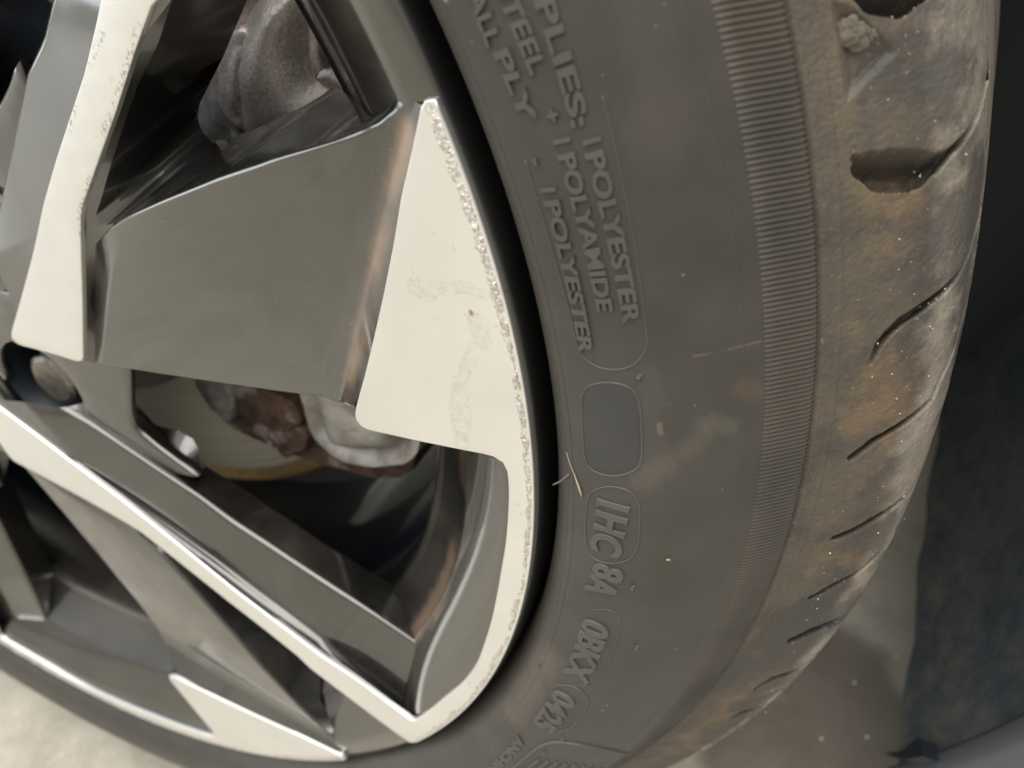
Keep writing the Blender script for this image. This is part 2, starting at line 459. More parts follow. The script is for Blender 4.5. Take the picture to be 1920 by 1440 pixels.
def simple(name, c, ro=.5, me=0.0, nscale=0, nstr=.3, ndist=.002, c2=None, **kw):
    k = NT(name); col = c; nrm = None
    if nscale:
        nz = k.noise(nscale, 5, .65)
        if c2: col = k.mix(k.ramp(nz, .35, .65), c, c2)
        nrm = k.bump(nz, nstr, ndist)
    return k.out(col, ro, me, nrm, **kw)
M_BLACK = simple('black_plastic', (.012, .016, .022), .45, 0, 60, .05)
M_DISC = simple('worn_disc_steel', (.30, .285, .25), .42, .7, 40, .1, .0004, (.23, .22, .195))
M_DISC_EDGE = simple('rusty_disc_edge', (.34, .22, .09), .7, .1, 160, .4, .001, (.22, .145, .06))
def disc_mat():
    k = NT('worn_disc_steel'); r, z = k.radius()
    q = k.n('ShaderNodeTexNoise'); q.noise_dimensions = '1D'; q.inputs['Scale'].default_value = 900; q.inputs['Detail'].default_value = 4
    k.l(r, q.inputs['W'])
    col = k.mix(k.ramp(q.outputs['Fac'], .35, .65), (.33, .315, .275), (.19, .18, .155))
    return k.out(col, .4, .75, k.bump(q.outputs['Fac'], .3, .0004))
M_DISC = disc_mat()
def rust():
    k = NT('rusty_iron')
    nz = k.noise(130, 5, .65); bg_ = k.noise(48, 4, .6)
    col = k.mix(k.ramp(nz, .35, .65), (.16, .095, .065), (.075, .047, .036))
    col = k.mix(k.math('MULTIPLY', k.ramp(bg_, .52, .66), .8), col, (.46, .40, .35))
    return k.out(col, .62, .15, k.bump(nz, .6, .002))
M_RUST = rust()
M_CAST = simple('cast_iron', (.66, .57, .51), .36, .6, 900, .35, .0010, (.46, .42, .395))
M_ALLOY = simple('cast_aluminium', (.50, .48, .44), .6, .4, 90, .4, .001, (.30, .27, .235))
M_PIN = simple('dull_pin_steel', (.34, .34, .35), .5, .6, 200, .3, .0008, (.22, .215, .21))
M_CAP = simple('cap_grey', (.20, .205, .21), .25, .3)
M_CAPL = simple('cap_light', (.45, .45, .46), .3, .6)
M_BOLT = simple('bolt_zinc', (.24, .215, .18), .4, .7, 300, .2, .0004, (.16, .14, .12))
M_SILVERGREY = simple('bumper_paint', (.40, .41, .43), .25, .2)
M_LIP = simple('lip_grey', (.085, .09, .10), .35, 0, 60, .1)
M_STRAW = simple('dry_straw', (.42, .35, .26), .7, 0, 300, .3)
M_GRIT = simple('sand_grain', (.75, .68, .56), .18, 0)
M_GREEN = simple('green_scrap', (.30, .33, .12), .6, 0)
M_MUD = simple('dried_mud', (.17, .145, .11), .85, 0, 300, .6, .002, (.13, .112, .085))

def liner_mat():
    k = NT('liner_felt')
    nz = k.noise(34, 8, .75, k.mapping((1, .5, 1.3)), .4); st = k.noise(110, 6, .75); big = k.noise(5, 3)
    q = k.n('ShaderNodeSeparateXYZ'); k.l(k.tc.outputs['Object'], q.inputs[0])
    low = k.ramp(k.math('ADD', q.outputs[2], k.math('MULTIPLY', big, .10)), .15, .34, 1, 0)
    mud = k.math('MULTIPLY', k.ramp(k.math('ADD', k.math('MULTIPLY', nz, .6), k.math('MULTIPLY', st, .4)), .36, .66), low)
    col = k.mix(mud, (.028, .042, .057), (.115, .112, .095))
    return k.out(col, .9, 0, k.bump(k.noise(220, 5, .8), .6, .002))
M_LINER = liner_mat()
def floor_mat():
    k = NT('polished_concrete')
    big = k.noise(3, 5, .6); mid = k.noise(26, 6, .7); fine = k.noise(260, 4, .7)
    f = k.math('ADD', k.math('MULTIPLY', big, .3), k.math('MULTIPLY', mid, .7))
    col = k.mix(k.ramp(f, .35, .65), (.39, .355, .285), (.57, .525, .43))
    vor = k.n('ShaderNodeTexVoronoi'); vor.inputs['Scale'].default_value = 230
    k.l(k.tc.outputs['Object'], vor.inputs['Vector'])
    agg = k.ramp(vor.outputs['Distance'], .15, .4, 1, 0)
    col = k.mix(k.math('MULTIPLY', agg, k.ramp(fine, .45, .62, 0, .5)), col, (.72, .67, .56))
    # floor colour mixed to a darker reddish brown in a patch under the car
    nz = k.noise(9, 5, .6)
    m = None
    for (A, B, r0, r1) in FLOOR_PATCH:
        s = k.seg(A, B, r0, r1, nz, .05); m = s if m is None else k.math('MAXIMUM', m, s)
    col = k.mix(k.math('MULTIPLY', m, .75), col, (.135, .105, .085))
    return k.out(col, k.ramp(mid, .3, .7, .28, .5), 0, k.bump(fine, .25, .001))
def floor_pt(px, py):
    d = np.array([(px - 960) / FPX, (py - 720) / FPX, 1.0]) @ CR
    g3 = np.array([G[0], G[1], 0]); t = (HUB_Z - CC @ g3) / (d @ g3)
    return to_world(CC + d * t)
FLOOR_PATCH = [(floor_pt(1560, 1260), floor_pt(1640, 1400), .03, .05), (floor_pt(1450, 1430), floor_pt(1640, 1400), .03, .05), (floor_pt(1640, 1350), floor_pt(1680, 1420), .02, .04)]
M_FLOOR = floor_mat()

# ------------------------------------------------------------------ floor
def build_floor():
    bm = bmesh.new()
    v = [bm.verts.new(p) for p in ((-14, -14, 0), (14, -14, 0), (14, 14, 0), (-14, 14, 0))]
    bm.faces.new(v)
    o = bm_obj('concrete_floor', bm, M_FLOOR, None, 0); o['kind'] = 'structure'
build_floor()

# ------------------------------------------------------------------ the wheel
WHEEL = empty('car_wheel', 'dusty car wheel with grey and silver alloy spokes, kerb-scuffed rim and black tyre', 'car wheel', mat=WM)

# rim: flange, dish, barrel
RIM_PROF = [(.2020, -.215), (.2010, -.10), (.2005, -.060), (.2022, -.042), (.2033, -.0320), (.2036, -.0300), (.2044, -.0278), (.2054, -.0268), (.2070, -.0262), (.2082, -.0252), (.2195, -.0152), (.2205, -.0138), (.2217, -.0129), (.2360, -.0036), (.2385, -.0024), (.2410, -.0021), (.2462, -.0021),
            (.2470, -.0026), (.2477, -.0038), (.2481, -.0060), (.2481, -.0120), (.2481, -.0190)]
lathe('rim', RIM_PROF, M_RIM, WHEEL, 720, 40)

# ---- outline of one machined face (blade + rim lip + spoke strip)
def face_outline():
    RE = .2463
    pts = []
    tip = FS(797, 205); ri, ai = pol(tip)
    inner = [FS(*q) for q in ((790.7, 208), (775, 285), (755, 369), (740, 461), (722, 552), (703, 636), (686, 706), (669, 767))]
    pts += list(resample(inner, 22))
    pts += [FS(*q) for q in ((667.5, 778), (669, 787), (676, 797), (688, 804))]
    pts += list(resample([FS(*q) for q in ((700, 807), (786, 826), (850, 839), (907, 850))], 10))
    lip = [FS(*q) for q in ((925, 855), (941, 864), (950, 876), (954.5, 895), (956, 930), (954, 975), (950, 1020), (942, 1069), (934, 1115), (924, 1162), (911, 1206), (894, 1249), (868, 1283), (837, 1309), (810, 1332), (785, 1350))]
    pts += list(resample(catmull(lip, 4), 52))
    pts += [FS(776, 1354), FS(770, 1352)]
    ccw2 = [FS(*q) for q in ((764, 1348), (725, 1320), (650, 1264), (575, 1212))]
    ccw1 = [rotz(FS(*q), -72) for q in ((183, 43), (160, 140), (130, 230), (107, 300), (83, 383), (63, 477), (33, 587), (23, 622))]
    pts += list(resample(ccw2 + ccw1, 46))
    pts += [rotz(FS(*q), -72) for q in ((22, 631), (25, 638), (31, 643), (40, 647))]
    pts += list(resample([rotz(FS(*q), -72) for q in ((60, 652), (100, 663), (140, 675.5))], 6))
    pts += [rotz(FS(*q), -72) for q in ((147, 676), (151.5, 674), (152.5, 668))]
    cw1 = [rotz(FS(*q), -72) for q in ((152, 655), (151, 567), (148, 483), (147, 430), (147, 410), (148, 396), (151, 383), (173, 320), (213, 207), (247, 97), (282, 0))]
    cw2 = [FS(*q) for q in ((575, 1247), (650, 1305), (735, 1369), (768, 1392))]
    pts += list(resample(cw1 + cw2, 56))
    rc, ac = pol(FS(778, 1393)); rt, at = pol(FS(800, 196))
    for a in np.linspace(ac + .004, at, 150):
        pts.append(np.array([RE * math.cos(a), RE * math.sin(a), 0]))
    a = at + .0015
    pts.append(np.array([.2445 * math.cos(a), .2445 * math.sin(a), 0]))
    out = [pts[0]]
    for p in pts[1:]:
        if math.hypot(p[0] - out[-1][0], p[1] - out[-1][1]) > 2e-4: out.append(p)
    return np.array(out), ac, at
OUTL, A_CORNER, A_TIP = face_outline()

# ---- dark body of one spoke
_ri = np.array([q for q in RIM_PROF if q[0] >= .2033 and q[1] > -.0325 and q[0] <= .2463])
_ri = _ri[np.argsort(_ri[:, 0])]
def h_rim(r): return np.interp(r, _ri[:, 0], _ri[:, 1])
N = 40
def hf_at(P, off):
    P = np.asarray(P, float); return np.array([P[0], P[1], float(h_face(math.hypot(P[0], P[1]))) + off])
def face_rail(lst, off): return [FS(x, y, off) for x, y in lst]
def face_rail_rot(lst, off): return [rotz(FS(x, y, off), -72) for x, y in lst]

def spoke_body():
    L = Loft()
    # --- counter-clockwise flank of the strip: silver edge A, bevel B, ridge C, facet D, back E
    A = face_rail([(772, 1351), (764, 1346), (725, 1318), (650, 1262), (575, 1210)], -.0009) + \
        face_rail_rot([(183, 43), (160, 140), (130, 230), (107, 300), (83, 383), (63, 477), (33, 587)], -.0009)
    B = [U(757, 1337, -0.0050), U(690, 1280, -0.0053), U(600, 1190, -0.0061), U(500, 1119, -0.0075), U(400, 1045, -0.0092), U(280, 962, -0.0100), U(167, 880, -0.0108), U(120, 832, -0.0112), U(43, 753, -0.0116)]
    C = [U(790, 1211, -.0130), U(758, 1189, -.0130), U(700, 1150, -.0133), U(600, 1085, -.0140), U(500, 1020, -.0143), U(430, 975, -.0144), U(365, 925, -.0146), U(270, 862, -.0152), U(165, 792, -.0158), U(120, 765, -.0160)]
    D = [U(785, 1130, -.031), U(740, 1101, -.030), U(696, 1073, -.029), U(600, 1012, -.029), U(500, 945, -.029), U(430, 900, -.029), U(362, 857, -.029), U(300, 812, -.029), U(250, 770, -.029), U(215, 740, -.029)]
    A, B, C, D = (resample(q, N) for q in (A, B, C, D))
    cw = face_rail([(775, 1391), (735, 1367), (650, 1303), (575, 1245)], -.0012) + face_rail_rot([(247, 97), (213, 207), (173, 320), (151, 383), (147, 410), (148, 483), (151, 567), (152, 655)], -.0012)
    CW = resample(cw, N)
    E = D.copy(); E[:, 2] = -.034
    nn = np.array([.62, -.78]) * 0 + (CW[:, :2] - D[:, :2]); nn /= np.linalg.norm(nn, axis=1)[:, None]; E[:, :2] += nn * .013
    def rounded(P, Q, R, w, n=5):
        a, b = P - Q, R - Q
        la, lb = np.linalg.norm(a, axis=1)[:, None], np.linalg.norm(b, axis=1)[:, None]
        q1 = Q + a / (la + 1e-9) * np.minimum(w, .42 * la); q2 = Q + b / (lb + 1e-9) * np.minimum(w, .42 * lb)
        return [q1 * (1 - t) ** 2 + Q * 2 * t * (1 - t) + q2 * t * t for t in np.linspace(0, 1, n)]
    rails = [CW, A] + rounded(A, B, C, .0016, 4) + rounded(B, C, D, .0024, 6) + rounded(C, D, E, .0010, 4) + [E]
    for q1, q2 in zip(rails[:-1], rails[1:]): L.strip(q1, q2)
    flank = L.done('spoke', M_PAINT, WHEEL, .0001, weighted=True)
    L = Loft()
    # --- clockwise flank of the strip above (in this sector's window) : edge, bevel, wall
    K0 = face_rail([(322, -110), (300, -50), (282, 0), (247, 97), (213, 207), (173, 320), (151, 383), (147, 410)], -.0012)
    K1 = [FS(362, -110, -.0050), FS(343, -50, -.0050), FS(323, 0, -.0050), FS(297, 80, -.0050), FS(257, 163, -.0050), FS(212, 295, -.0046), FS(190, 372, -.0042), FS(180, 402, -.0036)]
    K2 = [U(540, -110, -.040), U(500, -50, -.040), U(463, 0, -.038), U(417, 110, -.034), U(393, 157, -.030), U(374, 195, -.0290), U(371, 215, -.0295)]
    K0, K1, K2 = (resample(q, N) for q in (K0, K1, K2))
    EB = Loft(); EB.strip(K0, K1); L.strip(K1, K2)
    LW, L = L, Loft()
    # --- panel
    PT = [FS(214, 419, -.0030), FS(240, 404, -.0030), FS(300, 377, -.0030), FS(400, 337, -.0030), FS(500, 303, -.0030), FS(600, 272, -.0030), FS(680, 247, -.0030), FS(704, 238, -.0031), FS(718, 230, -.0033), FS(742, 212, -.0030), FS(776, 192, -.0024)]
    P2 = [U(408, 263, -.0300), U(430, 261, -.0305), U(490, 237, -.031), U(567, 200, -.033), U(607, 177, -.033), U(624, 162, -.031), U(652, 176, -.0255), U(684, 208, -.016), U(700, 222, -.0105), US(722, 205, h_rim, -.0004), US(748, 182, h_rim, -.0004), US(784, 158, h_rim, -.0004)]
    PB = [U(178, 683, -.0120), U(300, 703, -.0125), U(400, 718, -.0125), U(520, 736, -.0120), U(600, 746, -.0105), U(636, 757, -.0090)]
    PT, P2, PB = (resample(q, N) for q in (PT, P2, PB))
    AT = resample([K1[-1], FS(182, 412, -.0034), FS(189, 419, -.0031), FS(200, 422, -.0030), PT[0]], 9)
    AB = resample([K2[-1], U(373, 232, -.032), U(380, 248, -.034), U(392, 259, -.033), P2[0]], 9)
    AM = (AT + AB) / 2; AM[:, 2] -= .0025 * np.sin(np.linspace(0, math.pi, 9))
    EB.strip(AT, AM); EB.strip(AM, AB)
    M = 7
    KL = face_rail([(147, 410), (148, 483), (151, 567), (152, 672)], -.0012)
    KL = resample(KL, M + 1); PLr = resample([FS(180, 425, -.0036), FS(179, 470, -.0048), FS(178, 570, -.0070), PB[0]], M + 1)
    EB.strip(KL, PLr)
    EB.strip([KL[0]] * 2, [PLr[0], K1[-1]])
    for i in range(len(AT) - 1): EB.strip([PLr[0]] * 2, [AT[i], AT[i + 1]])
    LAST = [PT[-1]]
    prev = PT.copy()
    for i in range(1, M + 1):
        t = i / M; cur = PT * (1 - t) + PB * t
        cur[:, 2] += .0008 * math.sin(math.pi * t)
        cur[0] = PLr[i]; LAST.append(cur[-1])
        if i == 1: EB.strip([PLr[0]] * 2, [PT[0], cur[0]])
        prev2 = prev.copy()
        L.strip(prev, cur); prev = cur
    L.strip(PT, P2)
    PBb = PB.copy(); PBb[:, 2] -= .020; PBb[:, :2] *= .99
    L.strip(PB, PBb)
    # panel to blade bevel
    BR = resample(face_rail([(793, 196), (787, 215), (775, 285), (755, 369), (740, 461), (722, 552), (703, 636), (686, 706), (668, 770)], -.0010), M + 1)
    PR = LAST
    L.strip(PR, BR)
    BB = resample(face_rail([(668, 770), (667, 785), (689, 806), (786, 826), (907, 850), (945, 866)], -.0010), 20)
    BC = BB.copy(); BC[:, 2] -= .004
    BD = BB * np.array([.965, .965, 1]); BD[:, 2] -= .026
    L.strip(BB, BC); L.strip(BC, BD)
    L.strip([BR[-1], BR[-1] - np.array([0, 0, .004])], [PR[-1], PBb[-1]], 2)
    panel = L.done('spoke_panel', M_PAINT, flank, .0011)
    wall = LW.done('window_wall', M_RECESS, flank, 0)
    edge = EB.done('edge_bevel', M_PAINT_CLEAN, flank, 0)
    return flank, panel, wall, edge
SPOKE, PANEL, WALLS, EDGE = spoke_body()
FACE = sheet('machined_face', OUTL, h_face, M_MACH_ST, SPOKE, step=.0045, skirt=.0012, round_=.0006)

# scuffed rim edge (kerb damage) as real relief
def scuff():
    n = 1300; a = np.linspace(A_CORNER + .006, A_TIP, n)
    rs = np.linspace(.2428, .24665, 15)
    V = []; random.seed(4)
    for i, ai in enumerate(a):
        tip = max(0.0, (i / n - .62) / .38)
        w = .0019 + .0007 * noise.noise(Vector((ai * 60, 3, 1))) + .0014 * noise.noise(Vector((ai * 17, 8, 1))) + .0012 * tip
        for r in rs:
            q = (r - (.2465 - w) + .0005 * noise.noise(Vector((r * 900, ai * 260, 5)))) / .0008
            m = min(1, max(0, q)); m = m * m * (3 - 2 * m)
            x = Vector((ai * 245 * .42, r * 1000 * 1.15, 0))
            d = noise.noise(x * .7) * .00030 + noise.noise(x * 1.7 + Vector((9, 0, 0))) * .00024 + noise.noise(Vector((ai * 245 * 2.2, r * 2600, 4))) * .00014
            edge = max(0, (r - .2455) / .00115)
            z = m * (.00016 + 1.25 * d) - .0009 * edge * edge - (.0003 if m <= 0.001 else 0)
            V.append((r * math.cos(ai), r * math.sin(ai), z))
    return mesh_obj('scuffed_edge', V, grid_faces(n, len(rs), flip=True), M_SCUFF, SPOKE, 180, 'kerb-scuffed outer edge of the silver face')
SCUFF = scuff()

# hub web between two spokes with a lug pocket
LUG = np.array([.022, -.054])
def hub_web():
    H = -.0175
    q = [U(362, 893, H), U(330, 872, H), U(290, 842, H), U(258, 815, H), U(244, 800, H), U(238, 775, H), U(236, 740, H), U(235, 705, H), U(234, 660, H)]
    out = list(resample(q, 24))
    r1, a1 = pol(out[-1])
    for a in np.linspace(a1 + .15, rad(-23), 4): out.append(np.array([.085 * math.cos(a), .085 * math.sin(a), H]))
    for a in np.linspace(rad(-23), rad(-95), 24): out.append(np.array([.0335 * math.cos(a), .0335 * math.sin(a), H]))
    r0, a0 = pol(out[0])
    for t in np.linspace(0, 1, 14)[:-1]:
        r = .036 + (r0 - .036) * t; a = rad(-95) + (a0 - .05 - rad(-95)) * min(1, t * 1.15)
        out.append(np.array([r * math.cos(a), r * math.sin(a), H]))
    hole = [np.array([LUG[0] + .0212 * math.cos(t), LUG[1] + .0212 * math.sin(t), H]) for t in np.linspace(0, 2 * math.pi, 56, endpoint=False)]
    return sheet('hub_web', out, lambda r: np.full_like(r, H), M_PAINT, SPOKE, step=.006, skirt=.009, round_=.0022, holes=[hole], under=.009)
WEB = hub_web()
def pocket():
    n = 56; prof = [(.0226, -.0192), (.0205, -.0225), (.0195, -.030), (.0165, -.046), (.0150, -.060), (.0, -.060)]
    V = []
    for t in np.linspace(0, 2 * math.pi, n, endpoint=False):
        for r, h in prof: V.append((LUG[0] + r * math.cos(t), LUG[1] + r * math.sin(t), h))
    return mesh_obj('lug_pocket', V, grid_faces(n, len(prof), True), M_BLACK, SPOKE, 30)
POCKET = pocket()
def copy_sub(src, parent):
    c = src.copy(); COL.objects.link(c); c.parent = parent; return c
for k in range(1, 5):
    s = SPOKE.copy(); COL.objects.link(s); s.parent = WHEEL
    s.material_slots[0].link = 'OBJECT'; s.material_slots[0].material = M_PAINT_CLEAN
    s.rotation_euler = (0, 0, rad(-72 * k))
    f = copy_sub(FACE, s); f.material_slots[0].link = 'OBJECT'; f.material_slots[0].material = M_MACH_PIT if k == 4 else M_MACH
    copy_sub(SCUFF, s); copy_sub(WEB, s); copy_sub(POCKET, s)
    copy_sub(WALLS, s); copy_sub(EDGE, s)
    for q in (PANEL,):
        c = copy_sub(q, s); c.material_slots[0].link = 'OBJECT'; c.material_slots[0].material = M_PAINT_CLEAN

# lug bolts
def bolt():
    prof = [(.0, -.0215), (.0075, -.0215), (.0090, -.0228), (.0090, -.0245), (.0082, -.0250), (.0082, -.0262), (.0090, -.0267), (.0090, -.0282), (.0082, -.0287), (.0082, -.0299), (.0090, -.0304), (.0090, -.0319), (.0082, -.0324), (.0082, -.0336), (.0092, -.0342), (.0092, -.045), (.0125, -.048), (.0125, -.058)]
    n = 48; V = []
    for t in np.linspace(0, 2 * math.pi, n, endpoint=False):
        hexf = 1.12 + .07 * abs(math.cos(3 * t))
        for r, h in prof: V.append((LUG[0] + r * hexf * math.cos(t), LUG[1] + r * hexf * math.sin(t), h))
    return mesh_obj('lug_bolt', V, grid_faces(n, len(prof), True), M_BOLT, WHEEL, 30)
B0 = bolt()
for k in range(1, 5):
    b = B0.copy(); COL.objects.link(b); b.parent = WHEEL; b.rotation_euler = (0, 0, rad(-72 * k))

# centre cap with a ring of raised marks
CAP = lathe('centre_cap', [(.0, -.0265), (.018, -.0268), (.0245, -.0275), (.0250, -.0285), (.0290, -.0290), (.0296, -.0280), (.0322, -.0282), (.0334, -.0300), (.0336, -.040)], M_CAP, WHEEL, 128, 25)
def cap_marks():
    first = None
    for k in range(26):
        if first is None:
            bm = bmesh.new(); vs = [bm.verts.new((r, q, h)) for h in (-.0288, -.0279) for r, q in ((.0252, -.0007), (.0288, -.0007), (.0288, .0007), (.0252, .0007))]
            for f in ((4, 5, 6, 7), (0, 1, 5, 4), (1, 2, 6, 5), (2, 3, 7, 6), (3, 0, 4, 7)): bm.faces.new([vs[i] for i in f])
            first = o = bm_obj('raised_mark', bm, M_CAPL, CAP, 0)
        else:
            o = first.copy(); COL.objects.link(o); o.parent = CAP
        o.rotation_euler = (0, 0, 2 * math.pi * k / 26)
cap_marks()
lathe('outer_ring', [(.0296, -.0284), (.0300, -.0276), (.0318, -.0277), (.0326, -.0290)], M_CAPL, CAP, 128, 40)
# hub core behind everything
lathe('hub_core', [(.0, -.035), (.036, -.035), (.038, -.062), (.085, -.064), (.088, -.075), (.0, -.076)], M_BLACK, WHEEL, 96, 30)

# ------------------------------------------------------------------ tyre
def clampz(V):
    """flatten the contact patch: nothing goes below the floor"""
    d = V[:, 0] * G[0] + V[:, 1] * G[1]
    over = np.clip(d - (HUB_Z - .0015), 0, None)
    V[:, 0] -= over * G[0]; V[:, 1] -= over * G[1]
    return V
def revolve(prof, a):
    return np.stack([np.outer(np.cos(a), prof[:, 0]), np.outer(np.sin(a), prof[:, 0]), np.broadcast_to(prof[:, 1], (len(a), len(prof)))], -1)
A360 = np.linspace(0, 2 * math.pi, 900, endpoint=False)
inner_prof = np.vstack([[(.2480, -.030)], SIDE, [(.2976, -.0112)]])
V = revolve(inner_prof, A360).reshape(-1, 3)
TYRE = mesh_obj('tyre', clampz(V), grid_faces(900, len(inner_prof), True), M_SIDE, WHEEL, 180)

# band of fine radial ribs
def rib_band():
    n = 1640; per = 6
    a = np.linspace(0, 2 * math.pi, n * per, endpoint=False)
    rs = np.array([.2962, .2972, .2990, .3015, .3036, .3046, .3054]); hb = np.interp(rs, [.2962, .2968, .305, .3054], [-.0090, -.0097, -.0200, -.0206])
    ph = np.tile(np.array([0, .35, 1, 1, .35, 0]), n)
    amp = np.array([-.0004, .00040, .00052, .00052, .00052, .00040, -.0004])
    lean = np.array([0, .04, .1, .2, .28, .31, .34]) * -.033
    fade = np.clip((np.degrees((a + math.pi) % (2 * math.pi) - math.pi) + 80) / 10, .12, 1)
    aa = a[:, None] + lean[None]
    nr, nh = .78, .62                                     # outward normal of the band
    k = ph[:, None] * amp[None] * fade[:, None]
    k[:, 0] = -.0004; k[:, -1] = -.0004
    r = rs[None] + k * nr; h = hb[None] + k * nh
    V = np.stack([r * np.cos(aa), r * np.sin(aa), h], -1).reshape(-1, 3)
    o = mesh_obj('rib_band', clampz(V), grid_faces(n * per, len(rs), True), M_BAND, TYRE, 50)
    o['kind'] = 'stuff'
rib_band()

# shoulder and tread with slots
SLOTS = [  # (px, py, half width mm, depth mm) along each slot
    [(1603, 297, .6, 1.0), (1625, 312, 2.4, 3.2), (1660, 321, 3.6, 4.0), (1715, 321, 3.4, 4.0), (1752, 309, 1.8, 3.2), (1785, 283, .8, 3.0), (1818, 245, .7, 3.0), (1842, 190, .8, 3.0), (1856, 120, .8, 3.0)],
    [(1632, 682, .5, .6), (1650, 645, .8, 1.6), (1668, 622, .9, 2.4), (1690, 603, 1.0, 3.0), (1750, 562, 1.0, 3.0), (1790, 525, .8, 3.0), (1815, 480, .8, 3.0), (1830, 430, .8, 3.0)],
    [(1597, 858, .9, 2.0), (1640, 826, .9, 2.6), (1700, 790, .8, 2.8), (1748, 747, .8, 3.0), (1768, 700, .8, 3.0)],
    [(1567, 1009, .9, 2.0), (1605, 993, 1.0, 2.6), (1650, 967, 1.0, 2.8), (1691, 937, .9, 3.0), (1716, 910, .8, 3.0)],
    [(1522, 1121, .9, 2.0), (1556, 1102, 1.0, 2.6), (1605, 1076, 1.0, 2.8), (1650, 1036, .9, 3.0)],
    [(1489, 1200, .9, 2.0), (1522, 1185, 1.0, 2.6), (1556, 1170, 1.0, 2.8), (1592, 1150, .9, 3.0)],
    [(1421, 1291, .5, .8), (1455, 1271, .9, 2.0), (1492, 1259, 1.0, 2.6), (1530, 1239, 1.0, 2.8)],
    [(1371, 1349, .5, .8), (1399, 1335, .9, 2.0), (1432, 1324, 1.0, 2.6), (1470, 1306, 1.0, 2.8)],
    [(1318, 1404, .5, .8), (1350, 1391, .9, 2.0), (1380, 1383, 1.0, 2.6), (1410, 1365, 1.0, 2.8)],
    [(1590, -30, .8, 1.2), (1640, -4, 2.2, 3.0), (1690, -2, 2.6, 3.4), (1735, -22, 1.6, 3.0), (1790, -60, .8, 3.0)],
]
def tread():
    a0, a1 = rad(-104), rad(15)
    prof = resample(SHO, 4000)
    Ls = np.r_[0, np.cumsum(np.linalg.norm(np.diff(prof, axis=0), axis=1))]
    smax = .055
    s = np.arange(-.0008, smax, .00031)
    def at_s(q):
        return np.stack([np.interp(q, Ls, prof[:, 0]), np.interp(q, Ls, prof[:, 1])], -1)
    P = at_s(np.clip(s, 0, None))
    tan = np.gradient(P, axis=0); tan /= np.linalg.norm(tan, axis=1)[:, None] + 1e-12
    nrm = np.stack([-tan[:, 1], tan[:, 0]], -1)            # outward normal in (r, h)
    nrm = np.where((nrm @ np.array([.6, .6]))[:, None] < 0, -nrm, nrm)
    n = 2300; a = np.linspace(a0, a1, n)
    depth = np.zeros((n, len(s)))
    xa = a * .327
    def carve(poly):
        for (p, q) in zip(poly[:-1], poly[1:]):
            lo, hi = np.minimum(p[:2], q[:2]) - .0075, np.maximum(p[:2], q[:2]) + .0075
            i = np.where((xa > lo[0]) & (xa < hi[0]))[0]; j = np.where((s > lo[1]) & (s < hi[1]))[0]
            if not len(i) or not len(j): continue
            XX, SS = np.meshgrid(xa[i], s[j], indexing='ij')
            d = q[:2] - p[:2]; t = np.clip(((XX - p[0]) * d[0] + (SS - p[1]) * d[1]) / (d @ d), 0, 1)
            dist = np.hypot(XX - p[0] - t * d[0], SS - p[1] - t * d[1])
            w = p[2] + (q[2] - p[2]) * t; dp = p[3] + (q[3] - p[3]) * t
            m = np.clip((w + .00015 - dist) / (.00036 + .10 * w), 0, 1); m = m * m * (3 - 2 * m)
            depth[np.ix_(i, j)] = np.maximum(depth[np.ix_(i, j)], m * dp)
    polys = []
    for sl in SLOTS:
        poly = []
        for (px, py, w, dp) in sl:
            Q = T(px, py); r, ang = pol(Q)
            k = np.argmin((prof[:, 0] - r) ** 2 + (prof[:, 1] - Q[2]) ** 2)
            poly.append(np.array([ang * .327, Ls[k], w * (.00115 if sl is SLOTS[0] or sl is SLOTS[-1] else .00105 if SLOTS.index(sl) < 5 else .0021), dp * (.0020 if SLOTS.index(sl) < 7 else .0034)]))
        # carry the slot on over the tread
        e = poly[-1].copy(); e2 = poly[-2]
        dd = (e - e2)[:2]; dd = dd / np.linalg.norm(dd)
        poly.append(np.array([e[0] + dd[0] * .012, e[1] + max(dd[1], .5) * .03, e[2], .004]))
        polys.append(poly)
    # repeat the last pattern out of sight
    pitch = polys[7][0][0] - polys[8][0][0]
    for k in range(1, 9):
        polys.append([q - np.array([pitch * k, 0, 0, 0]) for q in polys[8]])
    for k in range(1, 5):
        polys.append([q + np.array([.047 * k, 0, 0, 0]) for q in polys[9]])
    for pl in polys: carve(pl)
    # shallow triangular recess near the top, moulding line
    def tri_recess(pts, dp):
        Q = []
        for px, py in pts:
            q = T(px, py); r, ang = pol(q); k = np.argmin((prof[:, 0] - r) ** 2 + (prof[:, 1] - q[2]) ** 2); Q.append((ang * .327, Ls[k]))
        XX, SS = np.meshgrid(xa, s, indexing='ij'); m = np.ones_like(XX) * 1e9
        c = np.mean(Q, axis=0)
        for i in range(len(Q)):
            p, q = np.array(Q[i]), np.array(Q[(i + 1) % len(Q)]); nn = np.array([-(q - p)[1], (q - p)[0]]); nn /= np.linalg.norm(nn)
            if (c - p) @ nn < 0: nn = -nn
            m = np.minimum(m, (XX - p[0]) * nn[0] + (SS - p[1]) * nn[1])
        f = np.clip(m / .0022, 0, 1)
        np.maximum(depth, f * dp, out=depth)
    tri_recess([(1548, -40), (1586, 196), (1700, 80), (1668, 30), (1600, 10)], .0017)
    ln = np.exp(-((s - .0052) / .00035) ** 2) * .00022
    depth -= ln[None]
    depth += (np.exp(-((s - .0004) / .0007) ** 2) * .0011)[None]
    rng = np.random.default_rng(2)
    def blur(q, k):
        for ax in (0, 1):
            q = sum(np.roll(q, d, ax) for d in range(-k, k + 1)) / (2 * k + 1)
        return q
    g1 = blur(rng.normal(size=depth.shape), 1); g2 = blur(blur(rng.normal(size=depth.shape), 4), 4)
    depth += g1 / g1.std() * .000035 + g2 / g2.std() * .000035 + np.clip(g2 / g2.std() - 1.8, 0, 2) * .00007
